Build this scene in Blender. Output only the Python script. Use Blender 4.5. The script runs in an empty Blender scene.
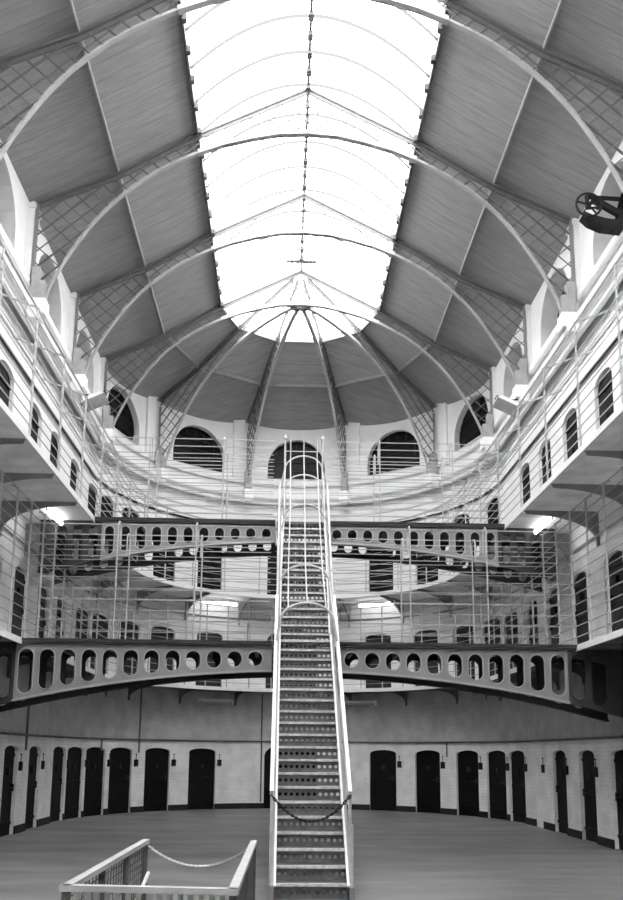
import bpy, bmesh, math, random
from mathutils import Vector, Matrix
random.seed(4)
PI = math.pi
sin, cos, rad = math.sin, math.cos, math.radians
scene = bpy.context.scene
COL = scene.collection

# ------------------------------------------------------------------ plan of the hall (metres)
YA = 21.18            # centre of the round end
YB = -3.0             # near end of the modelled hall
TS = 3.214            # truss spacing
Z1, Z2 = 3.78, 6.69   # gallery floors
RG, R1, R2, RC = 6.14, 5.95, 5.60, 5.45     # wall faces: ground, first, second, clerestory
E1, E2 = 5.07, 4.40   # gallery edges
YBR1, YBR2 = 14.93, 17.10   # bridge fronts
BW = 1.10             # bridge width
SX = 0.04             # stair centre line
ROUT = 7.3

# ------------------------------------------------------------------ materials
def mat(name, v, rough=0.7, spread=0.0, scale=6.0, bump=0.0, metal=0.0, detail=4.0):
    m = bpy.data.materials.new(name); m.use_nodes = True
    nt = m.node_tree; b = nt.nodes['Principled BSDF']
    b.inputs['Roughness'].default_value = rough
    b.inputs['Metallic'].default_value = metal
    if v < 0.06: b.inputs['Specular IOR Level'].default_value = 0.15
    b.inputs['Base Color'].default_value = (v, v, v, 1)
    if spread or bump:
        tc = nt.nodes.new('ShaderNodeTexCoord')
        n = nt.nodes.new('ShaderNodeTexNoise')
        n.inputs['Scale'].default_value = scale; n.inputs['Detail'].default_value = detail
        nt.links.new(tc.outputs['Object'], n.inputs['Vector'])
        if spread:
            r = nt.nodes.new('ShaderNodeValToRGB')
            lo, hi = max(0, v*(1-spread)), min(1, v*(1+spread))
            r.color_ramp.elements[0].position = 0.3; r.color_ramp.elements[1].position = 0.7
            r.color_ramp.elements[0].color = (lo, lo, lo, 1); r.color_ramp.elements[1].color = (hi, hi, hi, 1)
            nt.links.new(n.outputs['Fac'], r.inputs['Fac']); nt.links.new(r.outputs['Color'], b.inputs['Base Color'])
        if bump:
            bp = nt.nodes.new('ShaderNodeBump'); bp.inputs['Strength'].default_value = bump
            bp.inputs['Distance'].default_value = 0.02
            nt.links.new(n.outputs['Fac'], bp.inputs['Height']); nt.links.new(bp.outputs['Normal'], b.inputs['Normal'])
    return m

def brick_mat(name, v, spread=0.12, bump=0.5, rough=0.6):
    """whitewashed brickwork, mapped by the wall's own UVs in metres"""
    m = bpy.data.materials.new(name); m.use_nodes = True
    nt = m.node_tree; b = nt.nodes['Principled BSDF']; b.inputs['Roughness'].default_value = rough
    uv = nt.nodes.new('ShaderNodeTexCoord')
    br = nt.nodes.new('ShaderNodeTexBrick')
    br.inputs['Scale'].default_value = 1.0
    br.inputs['Brick Width'].default_value = 0.24; br.inputs['Row Height'].default_value = 0.085
    br.inputs['Mortar Size'].default_value = 0.007; br.inputs['Mortar Smooth'].default_value = 0.4
    c1, c2, c3 = v*1.03, v*0.96, v*0.86
    br.inputs['Color1'].default_value = (c1, c1, c1, 1); br.inputs['Color2'].default_value = (c2, c2, c2, 1)
    br.inputs['Mortar'].default_value = (c3, c3, c3, 1)
    nt.links.new(uv.outputs['UV'], br.inputs['Vector'])
    n = nt.nodes.new('ShaderNodeTexNoise'); n.inputs['Scale'].default_value = 2.2; n.inputs['Detail'].default_value = 8
    nt.links.new(uv.outputs['Object'], n.inputs['Vector'])
    r = nt.nodes.new('ShaderNodeValToRGB')
    r.color_ramp.elements[0].position = 0.3; r.color_ramp.elements[1].position = 0.62
    lo = 1 - 2*spread
    r.color_ramp.elements[0].color = (lo, lo, lo, 1); r.color_ramp.elements[1].color = (1, 1, 1, 1)
    nt.links.new(n.outputs['Fac'], r.inputs['Fac'])
    mx = nt.nodes.new('ShaderNodeMix'); mx.data_type = 'RGBA'; mx.blend_type = 'MULTIPLY'
    mx.inputs['Factor'].default_value = 1
    nt.links.new(br.outputs['Color'], mx.inputs['A']); nt.links.new(r.outputs['Color'], mx.inputs['B'])
    nt.links.new(mx.outputs['Result'], b.inputs['Base Color'])
    bp = nt.nodes.new('ShaderNodeBump'); bp.inputs['Strength'].default_value = bump; bp.inputs['Distance'].default_value = 0.012
    nt.links.new(br.outputs['Color'], bp.inputs['Height']); nt.links.new(bp.outputs['Normal'], b.inputs['Normal'])
    return m

def board_mat(name, v):
    """roof boarding: courses parallel to the trusses"""
    m = bpy.data.materials.new(name); m.use_nodes = True
    nt = m.node_tree; b = nt.nodes['Principled BSDF']; b.inputs['Roughness'].default_value = 0.75
    tc = nt.nodes.new('ShaderNodeTexCoord')
    w = nt.nodes.new('ShaderNodeTexWave'); w.wave_type = 'BANDS'; w.bands_direction = 'Y'; w.wave_profile = 'SAW'
    w.inputs['Scale'].default_value = 0.9; w.inputs['Distortion'].default_value = 0.15; w.inputs['Detail'].default_value = 1
    nt.links.new(tc.outputs['Object'], w.inputs['Vector'])
    r = nt.nodes.new('ShaderNodeValToRGB')
    e = r.color_ramp.elements
    e[0].position = 0.0; e[1].position = 0.06
    e[0].color = (0.6, 0.6, 0.6, 1); e[1].color = (1, 1, 1, 1)
    nt.links.new(w.outputs['Fac'], r.inputs['Fac'])
    n = nt.nodes.new('ShaderNodeTexNoise'); n.inputs['Scale'].default_value = 3; n.inputs['Detail'].default_value = 9
    mp = nt.nodes.new('ShaderNodeMapping'); mp.inputs['Scale'].default_value = (0.6, 5, 0.6)
    nt.links.new(tc.outputs['Object'], mp.inputs['Vector']); nt.links.new(mp.outputs['Vector'], n.inputs['Vector'])
    r2 = nt.nodes.new('ShaderNodeValToRGB')
    lo, hi = v*0.86, v*1.12
    r2.color_ramp.elements[0].position = 0.3; r2.color_ramp.elements[1].position = 0.7
    r2.color_ramp.elements[0].color = (lo, lo, lo, 1); r2.color_ramp.elements[1].color = (hi, hi, hi, 1)
    nt.links.new(n.outputs['Fac'], r2.inputs['Fac'])
    mx = nt.nodes.new('ShaderNodeMix'); mx.data_type = 'RGBA'; mx.blend_type = 'MULTIPLY'; mx.inputs['Factor'].default_value = 1
    nt.links.new(r2.outputs['Color'], mx.inputs['A']); nt.links.new(r.outputs['Color'], mx.inputs['B'])
    nt.links.new(mx.outputs['Result'], b.inputs['Base Color'])
    return m

def floor_mat():
    m = bpy.data.materials.new('floor_stone'); m.use_nodes = True
    nt = m.node_tree; b = nt.nodes['Principled BSDF']; b.inputs['Roughness'].default_value = 0.5
    tc = nt.nodes.new('ShaderNodeTexCoord')
    mp = nt.nodes.new('ShaderNodeMapping'); mp.inputs['Scale'].default_value = (0.35, 1.0, 1)
    nt.links.new(tc.outputs['Object'], mp.inputs['Vector'])
    n = nt.nodes.new('ShaderNodeTexNoise'); n.inputs['Scale'].default_value = 1.3; n.inputs['Detail'].default_value = 10
    n.inputs['Roughness'].default_value = 0.65
    nt.links.new(mp.outputs['Vector'], n.inputs['Vector'])
    r = nt.nodes.new('ShaderNodeValToRGB'); e = r.color_ramp.elements
    e[0].position = 0.28; e[1].position = 0.75
    e[0].color = (0.09, 0.09, 0.09, 1); e[1].color = (0.26, 0.26, 0.26, 1)
    nt.links.new(n.outputs['Fac'], r.inputs['Fac']); nt.links.new(r.outputs['Color'], b.inputs['Base Color'])
    n2 = nt.nodes.new('ShaderNodeTexNoise'); n2.inputs['Scale'].default_value = 25; n2.inputs['Detail'].default_value = 4
    nt.links.new(tc.outputs['Object'], n2.inputs['Vector'])
    bp = nt.nodes.new('ShaderNodeBump'); bp.inputs['Strength'].default_value = 0.25; bp.inputs['Distance'].default_value = 0.01
    nt.links.new(n2.outputs['Fac'], bp.inputs['Height']); nt.links.new(bp.outputs['Normal'], b.inputs['Normal'])
    return m

def emit_mat(name, s):
    m = bpy.data.materials.new(name); m.use_nodes = True
    nt = m.node_tree; nt.nodes.clear()
    o = nt.nodes.new('ShaderNodeOutputMaterial'); e = nt.nodes.new('ShaderNodeEmission')
    e.inputs['Color'].default_value = (1, 1, 1, 1); e.inputs['Strength'].default_value = s
    nt.links.new(e.outputs[0], o.inputs['Surface']); return m

def glass_mat():
    m = bpy.data.materials.new('skylight_glass'); m.use_nodes = True
    nt = m.node_tree; nt.nodes.clear()
    o = nt.nodes.new('ShaderNodeOutputMaterial')
    t = nt.nodes.new('ShaderNodeBsdfTransparent'); t.inputs['Color'].default_value = (0.93, 0.93, 0.93, 1)
    d = nt.nodes.new('ShaderNodeBsdfTranslucent'); d.inputs['Color'].default_value = (0.85, 0.85, 0.85, 1)
    mx = nt.nodes.new('ShaderNodeMixShader'); mx.inputs['Fac'].default_value = 0.25
    nt.links.new(t.outputs[0], mx.inputs[1]); nt.links.new(d.outputs[0], mx.inputs[2])
    nt.links.new(mx.outputs[0], o.inputs['Surface']); return m

def glare_bar_mat():  # glazing bars made translucent: skylight glare put into their colour
    m = bpy.data.materials.new('glazing_bar_glare'); m.use_nodes = True
    nt = m.node_tree; nt.nodes.clear()
    o = nt.nodes.new('ShaderNodeOutputMaterial'); d = nt.nodes.new('ShaderNodeBsdfTranslucent')
    d.inputs['Color'].default_value = (0.068, 0.068, 0.068, 1); nt.links.new(d.outputs[0], o.inputs['Surface']); return m

M = dict(
    wall_low=brick_mat('whitewashed_brick_ground', 0.90, 0.10),
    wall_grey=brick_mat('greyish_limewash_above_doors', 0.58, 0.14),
    wall_mid=brick_mat('whitewashed_brick_first', 0.92, 0.06, 0.4),
    wall_mid2=mat('pale_bounce_layer', 0.55, 0.8, 0.15, 3),
    wall_top=mat('white_plaster', 0.77, 0.65, 0.04, 3.0, 0.1),
    base=mat('black_skirting', 0.03, 0.6),
    door=mat('black_iron_door', 0.007, 0.55, 0.3, 8),
    door_mid=mat('dark_grey_iron_door', 0.045, 0.55, 0.3, 8),
    fitting=mat('dark_fitting', 0.018, 0.5),
    floor=floor_mat(),
    boards=board_mat('roof_boards', 0.31),
    lattice=mat('dark_lattice_iron', 0.14, 0.5, 0.1, 6),
    truss=mat('grey_truss_iron', 0.22, 0.5, 0.1, 6),
    truss_pale=mat('pale_truss_flange', 0.36, 0.45, 0.08, 6),
    truss_dark=mat('shaded_top_chord', 0.12, 0.6, 0.1, 6),  # shadow on the top chords put into a darker grey
    girder=mat('grey_painted_iron', 0.25, 0.5, 0.12, 4, 0.15),
    girder_edge=mat('pale_iron_edge', 0.36, 0.45, 0.1, 5),
    deck=mat('gallery_deck_soffit', 0.86, 0.7, 0.18, 2.5),
    deck_edge=mat('white_deck_edge', 0.75, 0.5, 0.06, 4),
    bracket=mat('bracket_iron', 0.13, 0.6, 0.2, 5),
    wire=mat('galvanised_wire', 0.36, 0.45, metal=0.3),
    post=mat('galvanised_post', 0.45, 0.45, 0.15, 9),
    cage=mat('cage_steel', 0.52, 0.45, 0.1, 8),
    pale=mat('pale_painted_steel', 0.72, 0.4, 0.08, 8),
    riser=mat('perforated_riser_iron', 0.17, 0.55, 0.25, 10),
    nosing=mat('worn_nosing', 0.58, 0.45, 0.3, 14),
    tread=mat('stair_tread_iron', 0.12, 0.6, 0.2, 10),
    glassdark=mat('dark_window_glass', 0.006, 0.4),
    girder_dark=mat('dark_iron_and_shade', 0.05, 0.6),  # dark iron edges; also shade painted into rear girders and girder ends
    frame_dark=mat('dark_window_frame', 0.03, 0.5),
    white=mat('white_enamel', 0.85, 0.4),
    shoe=mat('grey_cast_shoe', 0.36, 0.6, 0.1, 8),
    sky_bar=glare_bar_mat(),
    ridge=mat('dark_ridge_iron', 0.10, 0.6),
    glass=glass_mat(),
    lamp=emit_mat('lit_fluorescent_tube', 12.0),
    lamp_off=mat('unlit_tube', 0.5, 0.3),
    mesh_dark=mat('dark_infill_panel', 0.07, 0.6, 0.2, 12),
    chain=mat('chain_steel', 0.55, 0.3, metal=0.6),
    chain_dark=mat('black_chain', 0.03, 0.5),
    outer=mat('masonry_core', 0.3, 0.9),
)

# ------------------------------------------------------------------ mesh helper
class MB:
    def __init__(s): s.v = []; s.f = []; s.uv = []; s.mi = []
    def face(s, pts, uv=None, mi=0):
        i = len(s.v); s.v += [tuple(p) for p in pts]; s.f.append(tuple(range(i, i+len(pts))))
        s.uv.append(uv); s.mi.append(mi)
    def idx(s, pts, faces, mi=0):
        i = len(s.v); s.v += [tuple(p) for p in pts]
        for f in faces: s.f.append(tuple(i+k for k in f)); s.uv.append(None); s.mi.append(mi)
    def box(s, c, d, mtx=None, mi=0):
        x, y, z = d[0]/2, d[1]/2, d[2]/2
        P = [Vector((a*x, b*y, e*z)) for e in (-1, 1) for b in (-1, 1) for a in (-1, 1)]
        if mtx is not None: P = [mtx @ p for p in P]
        P = [p + Vector(c) for p in P]
        s.idx(P, [(0,2,3,1),(4,5,7,6),(0,1,5,4),(2,6,7,3),(0,4,6,2),(1,3,7,5)], mi)
    def bar(s, a, b, w, h, up=(0,0,1), mi=0):
        a, b = Vector(a), Vector(b); d = (b-a)
        if d.length < 1e-6: return
        d.normalize(); up = Vector(up); r = d.cross(up)
        if r.length < 1e-4: r = d.cross(Vector((1,0,0)))
        r.normalize(); u = r.cross(d).normalized()
        P = [p + r*(sx*w/2) + u*(sz*h/2) for p in (a, b) for (sx, sz) in ((-1,-1),(1,-1),(1,1),(-1,1))]
        s.idx(P, [(0,1,2,3),(7,6,5,4),(0,4,5,1),(1,5,6,2),(2,6,7,3),(3,7,4,0)], mi)
    def tube(s, pts, r, n=6, closed=False, mi=0):
        pts = [Vector(p) for p in pts]; L = len(pts); rings = []
        prev = None
        for i, p in enumerate(pts):
            if closed: t = pts[(i+1) % L] - pts[i-1]
            else: t = pts[min(i+1, L-1)] - pts[max(i-1, 0)]
            if t.length < 1e-9: t = Vector((0,0,1))
            t.normalize()
            if prev is None:
                q = Vector((0,0,1)) if abs(t.z) < 0.9 else Vector((1,0,0))
                a = t.cross(q).normalized()
            else:
                a = (prev - t*prev.dot(t))
                if a.length < 1e-6: a = t.cross(Vector((0,0,1)))
                a.normalize()
            prev = a; b = t.cross(a)
            rings.append([p + (a*cos(2*PI*k/n+PI/4) + b*sin(2*PI*k/n+PI/4))*r for k in range(n)])
        V = [p for g in rings for p in g]; F = []
        for i in range(L if closed else L-1):
            j = (i+1) % L
            for k in range(n): F.append((i*n+k, i*n+(k+1) % n, j*n+(k+1) % n, j*n+k))
        if not closed:
            F.append(tuple(range(n-1, -1, -1))); F.append(tuple((L-1)*n+k for k in range(n)))
        s.idx(V, F, mi)
    def prism(s, poly, off, mi=0):
        """poly: 3-D outline, extruded by the vector off"""
        n = len(poly); off = Vector(off); A = [Vector(p) for p in poly]; B = [p+off for p in A]
        F = [tuple(range(n)), tuple(range(2*n-1, n-1, -1))] + [(k, (k+1) % n, n+(k+1) % n, n+k) for k in range(n)]
        s.idx(A+B, F, mi)
    def sweep(s, pts, prof, nrm, mi=0, closed_prof=True):
        """sweep profile [(a,z)] along pts; nrm(i) gives the outward horizontal unit vector"""
        n = len(prof); V = []
        for i, p in enumerate(pts):
            nx = nrm(i)
            for a, z in prof: V.append((p[0]+nx[0]*a, p[1]+nx[1]*a, z))
        F = []
        for i in range(len(pts)-1):
            for k in range(n if closed_prof else n-1):
                F.append((i*n+k, i*n+(k+1) % n, (i+1)*n+(k+1) % n, (i+1)*n+k))
        if closed_prof:
            F.append(tuple(range(n))); F.append(tuple(range(len(V)-1, len(V)-n-1, -1)))
        s.idx(V, F, mi)
    def build(s, name, material, parent=None, smooth=False, fix=True):
        me = bpy.data.meshes.new(name)
        me.from_pydata(s.v, [], s.f)
        ms = material if isinstance(material, (list, tuple)) else [material]
        for m in ms: me.materials.append(m)
        if len(ms) > 1: me.polygons.foreach_set('material_index', s.mi)
        if any(u is not None for u in s.uv):
            l = me.uv_layers.new(name='UVMap'); k = 0
            for f, u in zip(s.f, s.uv):
                for j in range(len(f)):
                    if u is not None: l.data[k].uv = u[j]
                    k += 1
        if fix:
            bm = bmesh.new(); bm.from_mesh(me)
            bmesh.ops.recalc_face_normals(bm, faces=bm.faces[:]); bm.to_mesh(me); bm.free()
        if smooth:
            me.polygons.foreach_set('use_smooth', [True]*len(me.polygons))
        o = bpy.data.objects.new(name, me); COL.objects.link(o)
        if parent is not None: o.parent = parent
        return o

def tag(o, label=None, cat=None, group=None, kind=None):
    if label: o['label'] = label
    if cat: o['category'] = cat
    if group: o['group'] = group
    if kind: o['kind'] = kind
    return o
def empty(name, loc, label, cat, group=None):
    o = bpy.data.objects.new(name, None); COL.objects.link(o); o.location = loc
    o.empty_display_size = 0.2
    return tag(o, label, cat, group)
def under(o, parent):
    """parent keeping the mesh's world coordinates"""
    o.parent = parent; o.matrix_parent_inverse = Matrix.Translation(parent.location).inverted(); return o
def copy_tree(o, parent=None):
    c = o.copy(); COL.objects.link(c)
    if parent is not None: c.parent = parent
    for ch in list(o.children): copy_tree(ch, c)
    return c
ORD = ['first','second','third','fourth','fifth','sixth','seventh','eighth','ninth','tenth','eleventh','twelfth','thirteenth']

# horseshoe path at radius R: points + outward normals
def horse(R, y0=YB, y1=None, step=6.0, dy=1.5):
    """left wall from y0 to the round end, round, and back down the right wall to y1"""
    y1 = y0 if y1 is None else y1
    P, N = [], []
    n = max(1, int((YA-y0)/dy))
    for i in range(n): P.append((-R, y0+(YA-y0)*i/n)); N.append((-1, 0))
    k = int(180/step)
    for i in range(k+1):
        t = rad(-90+180*i/k); P.append((R*sin(t), YA+R*cos(t))); N.append((sin(t), cos(t)))
    n = max(1, int((YA-y1)/dy))
    for i in range(1, n+1): P.append((R, YA-(YA-y1)*i/n)); N.append((1, 0))
    return P, N
def pol(R, deg, z=0.0):
    t = rad(deg); return Vector((R*sin(t), YA+R*cos(t), z))

# ------------------------------------------------------------------ walls with arched openings
def arch(u, c, w, zs, zt):
    x = (u-c)/(w/2); x = max(-1, min(1, x)); return zs + (zt-zs)*math.sqrt(max(0, 1-x*x)) if zt > zs else zs
def wall_sheet(mb, mp, u0, u1, z0, z1, ops, depth, step=0.45, mi=0, seg=10):
    """mp(u,z,d) -> point; z1 may be a function of u; ops = (centre, width, bottom, spring, top)"""
    top = z1 if callable(z1) else (lambda u: z1)
    def quad(ua, ub, za, zb_, zc, zd):
        mb.face([mp(ua, za, 0), mp(ub, zb_, 0), mp(ub, zc, 0), mp(ua, zd, 0)], [(ua, za), (ub, zb_), (ub, zc), (ua, zd)], mi)
    def strip(ua, ub):
        n = max(1, int(math.ceil((ub-ua)/step)))
        for i in range(n):
            a, b = ua+(ub-ua)*i/n, ua+(ub-ua)*(i+1)/n
            quad(a, b, z0, z0, top(b), top(a))
    cur = u0
    for (c, w, zb, zs, zt) in sorted(ops):
        a, b = c-w/2, c+w/2
        if a < u0 or b > u1: continue
        strip(cur, a); cur = b
        xs = [c - w/2*cos(PI*i/seg) for i in range(seg+1)]
        for i in range(seg):
            p, q = xs[i], xs[i+1]; zp, zq = arch(p, c, w, zs, zt), arch(q, c, w, zs, zt)
            quad(p, q, zp, zq, top(q), top(p))
            mb.face([mp(p, zp, 0), mp(q, zq, 0), mp(q, zq, depth), mp(p, zp, depth)], [(p, 0), (q, 0), (q, depth), (p, depth)], mi)
            if zb > z0+0.01:
                quad(p, q, z0, z0, zb, zb)
        if zb > z0+0.01:
            mb.face([mp(a, zb, 0), mp(b, zb, 0), mp(b, zb, depth), mp(a, zb, depth)], [(a, 0), (b, 0), (b, depth), (a, depth)], mi)
        for u in (a, b):
            mb.face([mp(u, zb, 0), mp(u, zs, 0), mp(u, zs, depth), mp(u, zb, depth)], [(0, zb), (0, zs), (depth, zs), (depth, zb)], mi)
    strip(cur, u1)
def map_left(R):  return lambda u, z, d: Vector((-R-d, u, z))
def map_right(R): return lambda u, z, d: Vector((R+d, u, z))
def map_far(R):   return lambda u, z, d: pol(R+d, math.degrees(u/R), z)

DW, DH = 0.90, 1.90
g_left  = [19.76, 18.05, 16.3, 14.55, 12.8, 11.05]
g_right = [21.0, 19.3, 17.54, 15.78, 14.03, 12.3, 10.55]
g_far   = [-84.5, -75.2, -65.8, -55.7, -42.7, -28.0, 28.1, 42.8, 57.0, 68.8, 78.8]
l_left  = [20.6, 19.0, 17.35, 15.65, 13.95, 12.2]
l_right = [20.34, 18.70, 17.0, 15.14, 13.4, 11.65]
l_far   = [-78.8, -69.0, -56.6, -43.7, -27.4, 27.4, 44.0, 58.5, 71.0, 81.8]
u_left  = [19.78, 18.03, 16.46, 14.6, 12.85, 11.1]
u_right = [20.9, 19.4, 17.82, 16.14, 14.32, 12.6, 10.9]
u_far   = [-85.3, -74.5, -62, -46.8, -29.6, 30.0, 47.4, 62, 79.5]
w_side  = [YA-TS*(k+0.5) for k in range(7)]
w_far   = [-72, -36, 0, 36, 72]

def eave_lift(deg): return 0.40*max(0.0, cos(rad(deg)))
def sheetset(mb, mapper, u0, u1, doors, zones, windows, far=False):
    pass

def side_wall(name, mp, g, l, u):
    mb = MB()
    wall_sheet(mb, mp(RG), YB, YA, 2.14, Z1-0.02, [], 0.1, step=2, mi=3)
    wall_sheet(mb, mp(RG), YB, YA, 0.0, 2.14, [(y, DW, 0, 1.79, DH) for y in g], 0.16, step=2, mi=0)
    wall_sheet(mb, mp(R1), YB, YA, Z1-0.04, Z2-0.02, [(y, DW, Z1, Z1+1.73, Z1+1.87) for y in l], 0.16, step=2, mi=1)
    wall_sheet(mb, mp(R2), YB, YA, Z2-0.04, 10.22, [(y, 0.86, Z2, Z2+2.05, Z2+2.26) for y in u], 0.16, step=2, mi=2)
    wall_sheet(mb, mp(RC), YB, YA, 10.2, 12.5, [(y, 1.86, 10.88, 11.25, 12.22) for y in w_side if y > YB+1.2], 0.5, step=2, mi=2, seg=14)
    return tag(mb.build(name, [M['wall_low'], M['wall_mid'], M['wall_top'], M['wall_grey']], fix=False), kind='structure')
tag(side_wall('wall_left', map_left, g_left, l_left, u_left), 'long white left wall of the hall with three tiers of cell doors', 'wall')
tag(side_wall('wall_right', map_right, g_right, l_right, u_right), 'long white right wall of the hall with three tiers of cell doors', 'wall')
mb = MB()
A = PI/2
CD = (-0.6, 1.72)      # central doorway behind the stair: angle, width
def uo(R, lst, w, a, b, c): return [(rad(t)*R, w, a, b, c) for t in lst]
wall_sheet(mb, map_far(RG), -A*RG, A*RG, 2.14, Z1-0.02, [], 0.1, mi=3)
wall_sheet(mb, map_far(RG), -A*RG, A*RG, 0, 2.14, uo(RG, g_far, DW, 0, 1.79, DH)+uo(RG, [CD[0]], CD[1], 0, 1.68, 2.10), 0.16, mi=0)
wall_sheet(mb, map_far(R1), -A*R1, A*R1, Z1-0.04, Z2-0.02, uo(R1, l_far, DW, Z1, Z1+1.73, Z1+1.86)+uo(R1, [CD[0]], CD[1], Z1, Z1+1.6, Z1+2.1), 0.16, mi=1)
wall_sheet(mb, map_far(R2), -A*R2, A*R2, Z2-0.04, 10.22, uo(R2, u_far, 0.86, Z2, Z2+2.05, Z2+2.26)+uo(R2, [CD[0]], CD[1], Z2, Z2+1.6, Z2+2.1), 0.16, mi=2)
wall_sheet(mb, map_far(RC), -A*RC, A*RC, 10.2, lambda u: 12.5+0.42*max(0, cos(u/RC)), uo(RC, w_far, 1.94, 10.9, 11.28, 12.32), 0.32, mi=2, seg=14)
tag(mb.build('wall_far', [M['wall_low'], M['wall_mid'], M['wall_top'], M['wall_grey']], fix=False), 'curved white end wall of the hall behind the stair', 'wall', kind='structure')

# closing masonry behind the cells, near end wall
mb = MB(); P, N = horse(ROUT)
mb.sweep(P, [(0, -0.1), (0, 13.0)], lambda i: N[i], closed_prof=False)
tag(mb.build('wall_outer', M['outer'], fix=False), kind='structure')
mb = MB()
mb.box((0, YB-0.15, 7.6), (15.0, 0.3, 15.6))
tag(mb.build('wall_back', M['wall_mid']), kind='structure')
# floor
mb = MB()
P, N = horse(ROUT+0.1)
ctr = (0, 10, 0)
mb.face([(p[0], p[1], 0) for p in P]); mb.face([(p[0], p[1], -0.2) for p in reversed(P)])
n = len(P)
for i in range(n):
    a, b = P[i], P[(i+1) % n]; mb.face([(a[0], a[1], -0.2), (b[0], b[1], -0.2), (b[0], b[1], 0), (a[0], a[1], 0)])
tag(mb.build('floor', M['floor']), 'bare worn grey stone floor of the hall', 'floor', kind='structure')

# black skirting between the ground doors
def baseboards():
    def run(name, mp, u0, u1, cs, w):
        mb = MB(); cur = u0
        for c in sorted(cs)+[None]:
            ww = CD[1] if (c is not None and abs(c) < 0.5 and name == 'baseboard_far') else w
            b = u1 if c is None else c-ww/2
            n = max(1, int((b-cur)/0.5))
            for i in range(n):
                a0, a1 = cur+(b-cur)*i/n, cur+(b-cur)*(i+1)/n
                A_ = [mp(a0, 0.002, 0.0), mp(a1, 0.002, 0.0), mp(a1, 0.002, -0.03), mp(a0, 0.002, -0.03)]
                B_ = [p+Vector((0, 0, 0.17)) for p in A_]
                mb.idx(A_+B_, [(0,1,2,3),(7,6,5,4),(0,4,5,1),(1,5,6,2),(2,6,7,3),(3,7,4,0)])
            if c is not None: cur = c+ww/2
        tag(mb.build(name, M['base']), kind='structure')
    run('baseboard_left', map_left(RG), YB, YA, g_left, DW)
    run('baseboard_right', map_right(RG), YB, YA, g_right, DW)
    run('baseboard_far', map_far(RG), -A*RG, A*RG, [rad(t)*RG for t in g_far]+[rad(CD[0])*RG], DW)
baseboards()

# ------------------------------------------------------------------ cell doors (each its own)
dcount = [0]
def cell_door(mp, c, w, zb, zs, zt, depth, material, label, lockside=1):
    dcount[0] += 1
    mb = MB(); seg = 10
    xs = [c - (w/2+0.015)*cos(PI*i/seg) for i in range(seg+1)]
    prof = [(x, arch(x, c, w+0.03, zs, zt+0.015)) for x in xs]
    outl = [(xs[0], zb)] + prof + [(xs[-1], zb)]
    F = [mp(x, z, depth-0.06) for x, z in outl]; B = [mp(x, z, depth+0.02) for x, z in outl]
    n = len(outl)
    mb.idx(F+B, [tuple(range(n)), tuple(range(2*n-1, n-1, -1))]+[(k, (k+1) % n, n+(k+1) % n, n+k) for k in range(n)])
    # riveted iron bands across the leaf
    for z in (zb+0.25, zb+0.95, zs-0.1):
        pts = [mp(c-w/2+0.03, z, depth-0.075), mp(c+w/2-0.03, z, depth-0.075)]
        mb.bar(pts[0], pts[1], 0.03, 0.07)
    o = tag(mb.build('door_%d' % dcount[0], material), label, 'cell door', kind='structure')
    h = MB(); uc = c + lockside*w*0.36
    h.box(mp(uc, zb+1.0, depth-0.08), (0.08, 0.08, 0.16)); h.tube([mp(uc, zb+1.0, depth-0.11), mp(uc-lockside*0.22, zb+1.0, depth-0.11)], 0.014, 6)
    h.build('lock', M['fitting'], o)
    s = MB(); s.box(mp(c, zb+1.35, depth-0.08), (0.10, 0.10, 0.14)); s.build('spyhole_flap', M['fitting'], o)
    return o
def ordword(i): return ORD[i] if i < len(ORD) else 'last'
def door_set(far, left, right, R, zb, hs, ht, w, depth, m, tier):
    neg = sorted([t for t in far if t < -12], reverse=True); posi = sorted([t for t in far if t > 12])
    for side, lst, flat, mp in (('left', neg, left, map_left(R)), ('right', posi, right, map_right(R))):
        i = 0
        for t in lst:
            cell_door(map_far(R), rad(t)*R, w, zb, zb+hs, zb+ht, depth, m, 'dark iron cell door, %s to the %s of the stair on the %s' % (ordword(i), side, tier)); i += 1
        for y in sorted(flat, reverse=True):
            cell_door(mp, y, w, zb, zb+hs, zb+ht, depth, m, 'dark iron cell door, %s to the %s of the stair on the %s' % (ordword(i), side, tier)); i += 1
    cell_door(map_far(R), rad(CD[0])*R, CD[1], zb, zb+(1.68 if zb == 0 else 1.6), zb+(2.10 if zb == 0 else 2.1), depth, m, 'round-topped dark doorway half hidden behind the stair on the %s' % tier)
door_set(g_far, g_left, g_right, RG, 0.0, 1.79, DH, DW, 0.14, M['door'], 'ground floor')
door_set(l_far, l_left, l_right, R1, Z1, 1.73, 1.87, DW, 0.14, M['door_mid'], 'first gallery')
door_set(u_far, u_left, u_right, R2, Z2, 2.05, 2.26, 0.86, 0.14, M['door'], 'top gallery')

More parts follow.
